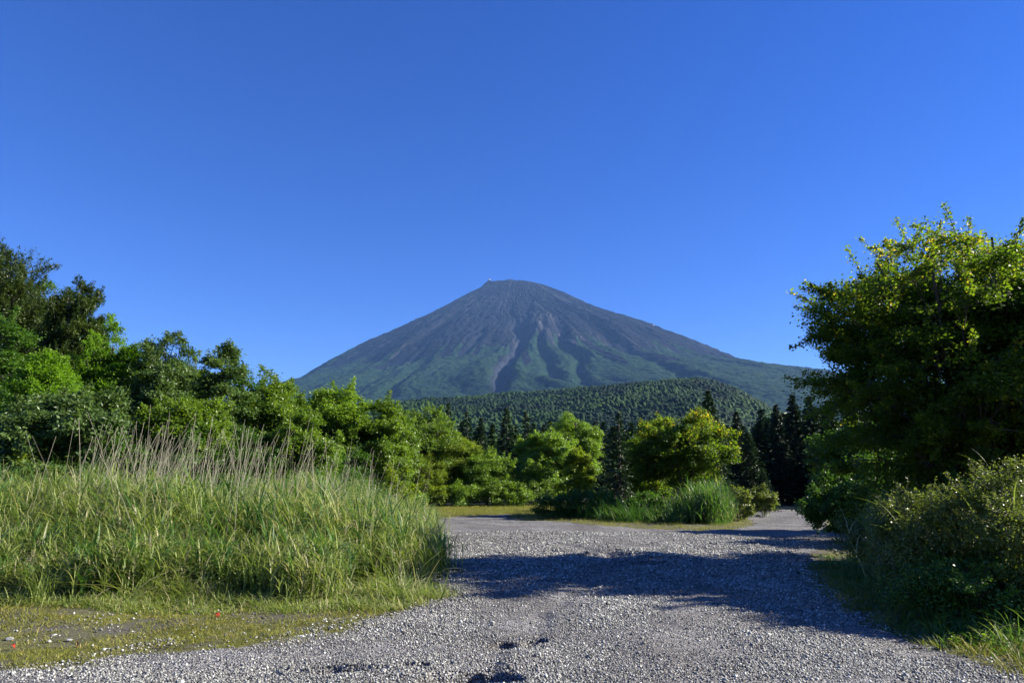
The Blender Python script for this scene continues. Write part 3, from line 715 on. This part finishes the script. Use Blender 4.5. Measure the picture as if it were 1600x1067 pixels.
o = obj("conifer_forest", mesh("conifer_forest", V0, np.arange(4*n).reshape(n, 4), M['needle'], {"tint": np.concatenate(T0)})); tag(o, 'dark conifer forest filling the ground between the lot and the hill', 'forest', kind='stuff')
for cm, tm in small: bpy.data.meshes.remove(cm); bpy.data.meshes.remove(tm)

# --- shrubs
def shrub(px, yt, Y, hw, mat, label, seed, **k):
    x_, y_, g_, H = place(px, yt, Y); R = hw/F*Y
    kw = dict(cat='shrub', carve_f=1.6, carve=.42, sprigs=90, base=-.1, stems=4, limbs=26, tr=.025, L=.05, nleaf=14000, ncl=60, flat=.7, bark='bark', low=0., power=.6, up=.5)
    kw.update(k); kw['nleaf'] = int(kw['nleaf']*1.5)
    return broadleaf('shrub', (x_, y_, g_), H, R, np.random.default_rng(seed), mat, label, **kw)
GS = 'shrubs along the back of the lot'; GT = 'shrubs beside the right edge of the track'
shrub(1440, 742, 9.6, 112, 'shrub', 'dense small leaved shrub with lit upper twigs, left half of the big thicket at right', 61, group=GT, L=.033, nleaf=60000, ncl=150, limbs=60, sprigs=260, sup=.9, carve=.46)
shrub(1568, 722, 8.7, 122, 'shrub', 'tallest small leaved shrub of the thicket at the right edge', 62, group=GT, L=.032, nleaf=60000, ncl=150, limbs=60, sprigs=260, sup=.9, carve=.46)
shrub(1378, 800, 12.4, 72, 'shrub', 'low arching shrub with reddish twigs bordering the gravel', 63, group=GT, L=.038, nleaf=30000, ncl=90, limbs=50)
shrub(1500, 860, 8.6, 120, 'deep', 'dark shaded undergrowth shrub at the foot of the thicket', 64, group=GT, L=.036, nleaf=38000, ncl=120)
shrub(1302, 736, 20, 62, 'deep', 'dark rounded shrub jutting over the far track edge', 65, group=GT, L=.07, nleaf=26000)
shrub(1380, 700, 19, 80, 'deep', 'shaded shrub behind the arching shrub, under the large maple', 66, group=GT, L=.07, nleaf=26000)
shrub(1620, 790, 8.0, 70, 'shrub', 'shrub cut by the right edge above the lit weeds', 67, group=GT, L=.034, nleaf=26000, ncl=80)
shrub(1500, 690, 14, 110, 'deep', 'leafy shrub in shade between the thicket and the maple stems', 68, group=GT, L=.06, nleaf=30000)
row = [(640, 768, 44, 34, 'bright', 'light shrub at the end of the tall grass'), (678, 758, 49, 30, 'yellowish', 'yellow green shrub, first of the row behind the grass strip'),
       (722, 752, 49.5, 32, 'bright', 'light green rounded shrub, second in the row behind the grass strip'), (765, 750, 50, 30, 'broad', 'mid green shrub in the middle of the row behind the grass strip'),
       (806, 752, 50, 30, 'bright', 'pale shrub under the pale leaved tree, left of the island'), (838, 745, 51, 32, 'broad', 'shrub behind the left tip of the island'),
       (748, 728, 53, 40, 'broad', 'taller shrub behind the middle of the shrub row'), (690, 735, 52, 38, 'deep', 'darker shrub behind the first shrubs of the row'),
       (800, 730, 53, 36, 'yellowish', 'taller yellow green shrub behind the pale shrub')]
for k_, (px, yt, Y_, hw, mt, lab) in enumerate(row): shrub(px, yt, Y_, hw, mt, lab, 80+k_, group=GS, L=.10, nleaf=9000, ncl=44)
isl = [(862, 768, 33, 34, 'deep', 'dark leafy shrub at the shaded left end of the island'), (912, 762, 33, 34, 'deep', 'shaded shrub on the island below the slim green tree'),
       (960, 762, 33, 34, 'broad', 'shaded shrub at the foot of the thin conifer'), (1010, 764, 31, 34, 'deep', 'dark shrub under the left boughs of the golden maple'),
       (1150, 752, 32, 24, 'shrub', 'twiggy lit shrub behind the bright island grass'), (1190, 756, 35, 24, 'shrub', 'olive shrub at the right tip of the island by the track')]
for k_, (px, yt, Y_, hw, mt, lab) in enumerate(isl): shrub(px, yt, Y_, hw, mt, lab, 100+k_, group='shrubs on the grassy island', L=.085, nleaf=9000, ncl=44)
lsh = [(40, 690, 18, 70, 'yellowish', 'yellow green shrub above the tall grass at the left edge'), (110, 672, 19, 60, 'broad', 'fresh green shrub under the broad glossy tree'),
       (190, 668, 19, 60, 'deep', 'shaded shrub left of the densest dead stalks'), (290, 660, 20, 70, 'deep', 'shaded shrub behind the densest dead stalks'), (395, 665, 21, 60, 'deep', 'dark shrub behind the dead stalks, below the slender tree'),
       (550, 690, 23, 60, 'deep', 'dark shrub behind the right end of the dead stalks'), (620, 730, 25, 40, 'yellowish', 'low yellow shrub over the right shoulder of the tall grass')]
for k_, (px, yt, Y_, hw, mt, lab) in enumerate(lsh): shrub(px, yt, Y_, hw, mt, lab, 120+k_, group='shrubs between tall grass and left trees', L=.075, nleaf=12000, ncl=50)

# --- grass blades
def blades(x, y, z, Ln, wid, lean_dir, lean, curl, tint, K=5):
    n = len(x); t = np.linspace(0, 1, K+1)[None]
    h = Ln[:, None]*(t-.5*curl[:, None]*t**2.6*.9)
    out = Ln[:, None]*(lean[:, None]*t+curl[:, None]*.75*t**2.2)
    cx, cy = np.cos(lean_dir)[:, None], np.sin(lean_dir)[:, None]
    P = np.stack([x[:, None]+cx*out, y[:, None]+cy*out, z[:, None]+h], 2)
    tw = lean_dir[:, None]+math.pi/2+.5*np.sin(t*2+x[:, None]*7)
    wv = wid[:, None]*(1-t**2.2)*.5+.0006
    S = np.stack([np.cos(tw)*wv, np.sin(tw)*wv, 0*wv+.25*wv], 2)
    V = np.stack([P-S, P+S], 2).reshape(n, -1, 3)
    i = np.arange(K)*2; Fo = np.stack([i, i+1, i+3, i+2], 1)
    Fq = (Fo[None]+np.arange(n)[:, None, None]*(2*(K+1))).reshape(-1, 4)
    return V.reshape(-1, 3), Fq, np.repeat(tint, 2*(K+1))
def grass_obj(name, parts, mat, label, cat='grass'):
    V = []; Fq = []; T = []; off = 0
    for v, f_, t in parts: V.append(v); Fq.append(f_+off); T.append(t); off += len(v)
    o = obj(name, mesh(name, np.concatenate(V), np.concatenate(Fq), M[mat], {"tint": np.clip(np.concatenate(T), 0, 1)})); return tag(o, label, cat, kind='stuff')
rng = np.random.default_rng(9)
def tussocks(n_t, per, xy, Hf, rng, wid=(.009, .021), spread=.16, tint0=.35, curl=(.15, 1.25), lean=.26):
    X0, Y0 = xy; n = n_t*per
    bx = np.repeat(X0, per)+rng.normal(0, spread, n); by = np.repeat(Y0, per)+rng.normal(0, spread, n)
    out = np.arctan2(by-np.repeat(Y0, per), bx-np.repeat(X0, per))+rng.normal(0, 1.5, n)
    Ht = np.repeat(Hf, per)*(.40+.72*rng.random(n)**.8)
    return blades(bx, by, gz(bx, by)-.02, Ht*1.18, rng.uniform(*wid, n), out, np.abs(rng.normal(0, lean, n)), rng.uniform(*curl, n),
                  np.repeat(tint0+rng.normal(0, .18, n_t), per)+rng.normal(0, .20, n)+(rng.random(n) < .12)*.5)
# big stand at left: outline in world coordinates
def in_stand(x, y):
    yf = 9.85+.25*np.sin(x*1.3)+1.0*(noise2(x*.9, x*0, 2)-.35)
    xr = -1.5-.10*(y-11)+.35*(noise2(y*.9, y*0, 3)-.5)
    corner = np.hypot(np.clip(x+2.6, 0, 9), np.clip(12.6-y, 0, 9)*1.05) < 1.5+.25*noise2(x*2, y*2, 8)
    return (y > yf) & (x < xr+.3) & (y < 21) & ((x < -2.6) | (y > 12.6) | corner)
xs = rng.uniform(-22, 0, 5200); ys = 10+11*rng.random(5200)**1.5
k = in_stand(xs, ys); xs, ys = xs[k], ys[k]
edge_r = np.clip((-xs-.10*(ys-11)-.8)/2.6, 0, 1)**.7; edge_f = sstep(ys, 10.0, 11.2)
Hf = .82*(.50+1.10*edge_r)*(.40+.60*sstep(ys, 9.5, 13.2))*(.55+.85*fbm(xs*.7, ys*.7, 3, 14))
def culm_grass(X0, Y0, Hf, nst, nlf, rng, wid=(.010, .020), tint0=.45, spread=.13, ll=(.32, .75), straw=.10):
    n = len(X0)*nst
    bx = np.repeat(X0, nst)+rng.normal(0, spread, n); by = np.repeat(Y0, nst)+rng.normal(0, spread, n); bz = gz(bx, by)-.02
    Ht = np.repeat(Hf, nst)*(.55+.5*rng.random(n)); az = rng.random(n)*6.283; ln = np.abs(rng.normal(0, .13, n))
    tt = np.repeat(rng.normal(tint0, .16, len(X0)), nst)+rng.normal(0, .08, n); dead = rng.random(n) < straw
    A_ = blades(bx, by, bz, Ht, np.full(n, .010), az, ln, rng.uniform(0, .12, n), np.where(dead, .95, tt-.15), 3)
    m = n*nlf; k = np.repeat(np.arange(n), nlf)
    f_ = rng.uniform(.04, 1, m)**.75; hz_ = Ht[k]*f_
    x_ = bx[k]+np.cos(az[k])*ln[k]*hz_; y_ = by[k]+np.sin(az[k])*ln[k]*hz_
    L_ = rng.uniform(*ll, m)*np.clip(Ht[k]/1.2, .45, 1.1)
    kinked = rng.random(m) < .12
    B_ = blades(x_, y_, bz[k]+hz_*.96, L_, rng.uniform(*wid, m), rng.random(m)*6.283, rng.uniform(.12, .55, m), np.where(kinked, 1.7, rng.uniform(.1, 1.15, m)),
                np.where(dead[k] | (rng.random(m) < .04+.20*(f_ < .25)), .97, tt[k]+rng.normal(0, .10, m)), 5)
    return A_, B_
grass_obj("tall_grass", list(culm_grass(xs, ys, Hf, 9, 6, rng, tint0=.54)), 'grass_tall', 'tall pampas like grass with arching blades forming a waist high stand at left')
k = rng.random(len(xs)) < .20
grass_obj("reed_grass", list(culm_grass(xs[k], ys[k], Hf[k]*1.05, 5, 7, rng, wid=(.018, .032), tint0=.35, ll=(.5, .9), straw=0)), 'grass_dark', 'broad leaved deep green grass clumps inside the tall stand')
# dead stalks
def stalks(x, y, Ln, rng, wid=.0055):
    n = len(x)
    P1 = blades(x, y, gz(x, y), Ln, np.full(n, wid)*rng.uniform(.7, 1.4, n), rng.normal(math.pi*.15, 1.3, n), np.abs(rng.normal(.12, .11, n)), rng.uniform(0, .2, n), rng.uniform(.2, 1, n), 5)
    V, Fq, T = P1; V = V.reshape(n, 6, 2, 3)
    V[:, :, 1] = V[:, :, 0]+np.array([.72*wid, .62*wid, 0])*rng.uniform(.5, 1.1, (n, 1, 1))
    return V.reshape(-1, 3), Fq, T
sx = np.concatenate([rng.normal(-7.2, .65, 190), rng.normal(-4.9, 1.2, 160), rng.uniform(-9, -2, 70)]); sy = np.concatenate([rng.uniform(12.5, 15.5, 190), rng.uniform(12.5, 17, 160), rng.uniform(11, 17, 70)])
k = in_stand(sx, sy); sx, sy = sx[k], sy[k]
ln = rng.uniform(1.8, 2.9, len(sx))*(.75+.25*sstep(-sx, 2, 5))
pr1 = stalks(sx, sy, ln, rng)
hx_ = []; # wispy plume remains
grass_obj("dead_stalks", [pr1], 'straw', 'thin dry grey brown stalks of last year standing above the tall grass', 'dry stalks')
# fringe of low weeds in front of the stand and along the verges
n = 2600; fx = rng.uniform(-10, -.3, n); fy = 9.0+1.9*rng.random(n)+.2*rng.normal(size=n)
k = (poly_sdf(fx, fy) < -.1) & (fy > 9.2+.4*noise2(fx, fx*0, 3)) & ~((fx > -1.2) & (fy < 10.2)); fx, fy = fx[k], fy[k]
grass_obj("low_weeds", [tussocks(len(fx), 16, (fx, fy), .08+.42*sstep(fy, 9.0, 10.4)*rng.random(len(fx))**1.5*sstep(fbm(fx*1.2, fy*1.2, 3, 61), .3, .65)*(1+1.3*(rng.random(len(fx)) < .10)), rng, wid=(.007, .014), spread=.10, tint0=.58, lean=.6)], 'grass_tall', 'knee high yellow green weeds fringing the front of the tall grass')
# short turf in the foreground and strips
def turf(cands, Hb, per, rng, thr=.42, nz=1.1):
    x_, y_ = cands; k = (poly_sdf(x_, y_) < rng.normal(0, .15, len(x_))) & (fbm(x_*nz, y_*nz, 4, 44)+rng.normal(0, .06, len(x_)) > thr)
    x_, y_ = x_[k], y_[k]; return tussocks(len(x_), per, (x_, y_), np.full(len(x_), Hb)*(.6+.8*rng.random(len(x_))), rng, wid=(.004, .009), spread=.045, tint0=.45, lean=.7, curl=(.3, 1))
n = 16000
c1 = (rng.uniform(-10, .5, n), rng.uniform(6.2, 10.4, n)); p1 = turf(c1, .055, 7, rng)
n = 5000; c2 = (rng.uniform(4.2, 9, n), rng.uniform(5.5, 14, n)); p2 = turf(c2, .13, 8, rng, .36)
x2, y2 = rng.uniform(-8, 3, 7000), rng.uniform(35, 50, 7000); p3 = turf((x2, y2), .16, 8, rng, .1)
x3, y3 = rng.uniform(-1, 15, 6500), rng.uniform(23.5, 48, 6500); p4 = turf((x3, y3), .13, 9, rng, .1)
grass_obj("short_grass", [p1, p2, p3, p4], 'grass_short', 'short yellow green turf and moss edging the gravel', 'grass')
# grass on the island: tall lit clump at right and dark low growth
n = 300; ix = rng.normal(8.6, .95, n); iy = rng.uniform(27.6, 31.5, n); k = poly_sdf(ix, iy) < -.9; ix, iy = ix[k], iy[k]
Hi = (1.15*np.exp(-((ix-8.5)/1.5)**2)+.25)*rng.uniform(.8, 1.2, len(ix))
q1a, q1b = culm_grass(ix, iy, Hi, 8, 6, rng, wid=(.02, .036), spread=.2, tint0=.5, straw=.03)
n = 520; ix = rng.uniform(1.2, 11.5, n); iy = rng.uniform(29, 36, n); k = poly_sdf(ix, iy) < -2.3; ix, iy = ix[k], iy[k]
q2 = tussocks(len(ix), 30, (ix, iy), rng.uniform(.4, 1.1, len(ix)), rng, wid=(.014, .026), spread=.25, tint0=.3)
grass_obj("island_grass", [q1a, q1b, q2], 'grass_dark', 'arching grass growing thick on the island in the gravel lot')
# coarse undergrowth around the right thicket
n = 900; ux = rng.uniform(4.3, 9.5, n); uy = rng.uniform(6.5, 16, n); k = poly_sdf(ux, uy) < -.15; ux, uy = ux[k], uy[k]
grass_obj("undergrowth", [tussocks(len(ux), 18, (ux, uy), .12+.4*rng.random(len(ux))*sstep(-poly_sdf(ux, uy), .2, 1.2), rng, wid=(.008, .016), spread=.10, tint0=.35, lean=.4)], 'grass_dark', 'low grassy undergrowth under the thicket at right')
# far side banks behind the stand and under the left trees
n = 900; ux = rng.uniform(-16, -4, n); uy = rng.uniform(20, 40, n); k = (poly_sdf(ux, uy) < -1.5) & (ux < -.19*uy); ux, uy = ux[k], uy[k]
grass_obj("verge_grass", [tussocks(len(ux), 24, (ux, uy), rng.uniform(.3, 1.0, len(ux)), rng, wid=(.012, .022), spread=.25, tint0=.5)], 'grass_tall', 'rough grass in front of the left hand trees')

n = 34; ux = rng.uniform(5.2, 8.6, n); uy = rng.uniform(8.2, 11.5, n); k = poly_sdf(ux, uy) < -.7; ux, uy = ux[k], uy[k]
grass_obj("thicket_grass", list(culm_grass(ux, uy, rng.uniform(.8, 1.75, len(ux)), 4, 6, rng, wid=(.008, .015), tint0=.42, straw=.25)), 'grass_tall', 'tall thin grass growing up through the thicket at right')
# --- single clumps of arching silver grass over the right thicket
def clump(px, py, Y_, Ht, n, label, name='grass_clump', mat='grass_tall', seed=0, z=0., wid=(.012, .022), cat='grass clump', curl=(.3, 1.1), tint=.5):
    r_ = np.random.default_rng(seed); x_, y_, _z = at_dist(px, py, Y_); g_ = float(gz(np.array(x_), np.array(y_)))
    bx = r_.normal(0, .07, n); by = r_.normal(0, .07, n)
    v, f_, t = blades(bx, by, np.full(n, -.02), Ht*r_.uniform(.6, 1.1, n), r_.uniform(*wid, n), r_.random(n)*6.28, np.abs(r_.normal(0, .22, n)), r_.uniform(*curl, n), np.clip(r_.normal(tint, .2, n), 0, 1), 7)
    o = obj(name, mesh(name, v, f_, M[mat], {"tint": t}), None, (x_, y_, g_+z)); return tag(o, label, cat)
clump(1530, 760, 11.0, 2.35, 26, 'arching silver grass rising above the right thicket, pale blades bent over', seed=1)
clump(1462, 760, 11.8, 2.0, 16, 'thinner arching grass clump left of the silver grass above the thicket', seed=2)
clump(1590, 760, 10.4, 2.1, 16, 'tall grass blades above the thicket at the right edge', seed=3)
clump(1550, 965, 7.3, .42, 40, 'bright green grass tuft in the sun at the foot of the right thicket', seed=4, wid=(.006, .012))
clump(470, 905, 9.9, .55, 60, 'light tuft of arching grass sticking out before the tall stand', seed=5, wid=(.006, .012))
clump(65, 930, 9.7, .75, 60, 'bright tuft of grass at the left edge before the tall stand', seed=6, wid=(.006, .012))

# weeds: upright leafy stems
def weed(px, py, Ht, label, seed, mat='bright', n_st=5, L=.05):
    r_ = np.random.default_rng(seed); x_, y_ = on_ground(px, py); g_ = float(gz(np.array(x_), np.array(y_)))
    r = empty("weed", (x_, y_, g_), label, 'weed', 'leafy weeds on the verge')
    paths = []; P = []; D = []
    for s_ in range(n_st):
        a_ = r_.random()*6.28; tp = np.array([math.cos(a_)*Ht*.35, math.sin(a_)*Ht*.35, Ht*r_.uniform(.6, 1)])
        Q = curve((0, 0, -.02), tp, .02, 6); paths.append((Q, .003*np.linspace(1, .4, 6)))
        m_ = 16; t = r_.uniform(.15, 1, m_); c = tp[None]*t[:, None]; an = r_.random(m_)*6.28
        dv = np.stack([np.cos(an), np.sin(an), .2+0*an], 1); P.append(c+dv*L*.5); D.append(dv)
    P = np.concatenate(P); D = np.concatenate(D); Nn = unit(np.array([0, 0, 1.])+r_.normal(size=P.shape)*.35)
    v, f_ = leaf_quads(P, Nn, L*r_.uniform(.6, 1.2, len(P)), L*.35, r_, D)
    obj("foliage", mesh("foliage", v, f_, M[mat], {"tint": np.repeat(np.clip(r_.normal(.5, .15, len(P)), 0, 1), 4)}), r)
    v, f_ = tubes(paths, 4); obj("stem", mesh("stem", v, f_, M['bark'], None, True), r)
WD = [(1510, 975, .28, 'leafy weed in sun left of the bright grass tuft'), (1575, 1000, .30, 'leafy weed in sun at the lower right corner'), (1595, 960, .42, 'taller leafy weed at the right edge under the thicket'),
      (1540, 1015, .18, 'small weed on the gravel edge nearest the lower right corner'), (1475, 985, .22, 'weed at the shadow edge below the thicket'), (1490, 1010, .14, 'tiny weed on the stones beside the shadow edge'),
      (1300, 890, .25, 'shaded weed on the track edge below the yellow verge'), (1390, 965, .3, 'shaded weed under the dark undergrowth'),
      (360, 935, .42, 'upright leafy weed before the stand, left of the light tuft'), (300, 925, .35, 'leafy weed before the densest part of the stand'), (590, 935, .4, 'leafy weed at the rounded corner of the stand'), (190, 930, .35, 'leafy weed before the stand near the bright left tuft')]
for k_, (px, py, h_, lab) in enumerate(WD): weed(px, py, h_, lab, 200+k_)
# stones lying apart and red fallen leaves
def rock(px, py, s, label, seed):
    r_ = np.random.default_rng(seed); x_, y_ = on_ground(px, py)
    import bmesh
    bm = bmesh.new(); bmesh.ops.create_icosphere(bm, subdivisions=2, radius=1)
    cut = [(unit(r_.normal(size=3)), r_.uniform(.55, .85)) for _ in range(9)]
    for v in bm.verts:
        c = np.array(v.co)
        for nn, dd in cut:
            e = c@nn
            if e > dd: c = c-nn*(e-dd)
        v.co = c*[s*.42, s*.30, s*.14]
    me = bpy.data.meshes.new("stone"); bm.to_mesh(me); bm.free()
    at = me.attributes.new("tint", 'FLOAT', 'POINT'); at.data.foreach_set("value", np.full(len(me.vertices), .68, np.float32)); me.materials.append(M['stone'])
    o = obj("stone", me, None, (x_, y_, float(gz(np.array(x_), np.array(y_)))+s*.12)); o.rotation_euler = (0, 0, r_.random()*6); tag(o, label, 'stone', 'pale stones on the turf')
rock(15, 997, .13, 'flat pale stone on the turf at the left edge', 1); rock(108, 996, .11, 'pale stone on the turf, a little left of a red leaf', 2)
rock(85, 990, .08, 'smaller whitish stone left of the pale stone on the turf', 3); rock(220, 1001, .08, 'pale stone at the turf edge nearest the gravel tongue', 4)
rock(515, 940, .09, 'pale stone by the dried weeds before the stand', 5)
for k_, (px, py, lab) in enumerate([(340, 964, 'larger red leaf on the turf before the tall grass'), (120, 1009, 'red leaf on the mossy ground right of the pale stones'), (22, 1009, 'red leaf on the dark ground near the left edge')]):
    r_ = np.random.default_rng(300+k_); x_, y_ = on_ground(px, py); a = np.arange(10)*2*math.pi/10
    rr_ = np.where(np.arange(10) % 2 == 0, .034, .015)*(1.2 if k_ == 0 else .8)
    v = np.stack([rr_*np.cos(a), rr_*np.sin(a), .012*np.cos(2*a)+.02*np.sin(a)], 1); v = np.concatenate([v, [[0, 0, .006]]])
    f_ = np.stack([np.arange(10), (np.arange(10)+1) % 10, np.full(10, 10)], 1)
    o = obj("fallen_leaf", mesh("fallen_leaf", v, f_, M['red_leaf']), None, (x_, y_, float(gz(np.array(x_), np.array(y_)))+.06)); o.rotation_euler = (.5, .3, r_.random()*6)
    tag(o, lab, 'leaf', 'red fallen leaves')

# ------------------------------------------------------------------ haze
HB = box(-12000, 12000, -2000, 15000, -60, 2420)
m = bpy.data.materials.new("haze"); m.use_nodes = True; nn = m.node_tree.nodes; ll = m.node_tree.links
for q in list(nn):
    if q.type == 'BSDF_PRINCIPLED': nn.remove(q)
pv = nn.new("ShaderNodeVolumePrincipled"); pv.inputs['Color'].default_value = (.23, .48, 1.0, 1); pv.inputs['Density'].default_value = .000032
pv.inputs['Anisotropy'].default_value = 0.0
ll.new(pv.outputs[0], [q for q in nn if q.type == 'OUTPUT_MATERIAL'][0].inputs['Volume'])
o = obj("haze", mesh("haze", HB[0], HB[1], m)); tag(o, kind='stuff'); o.display_type = 'WIRE'
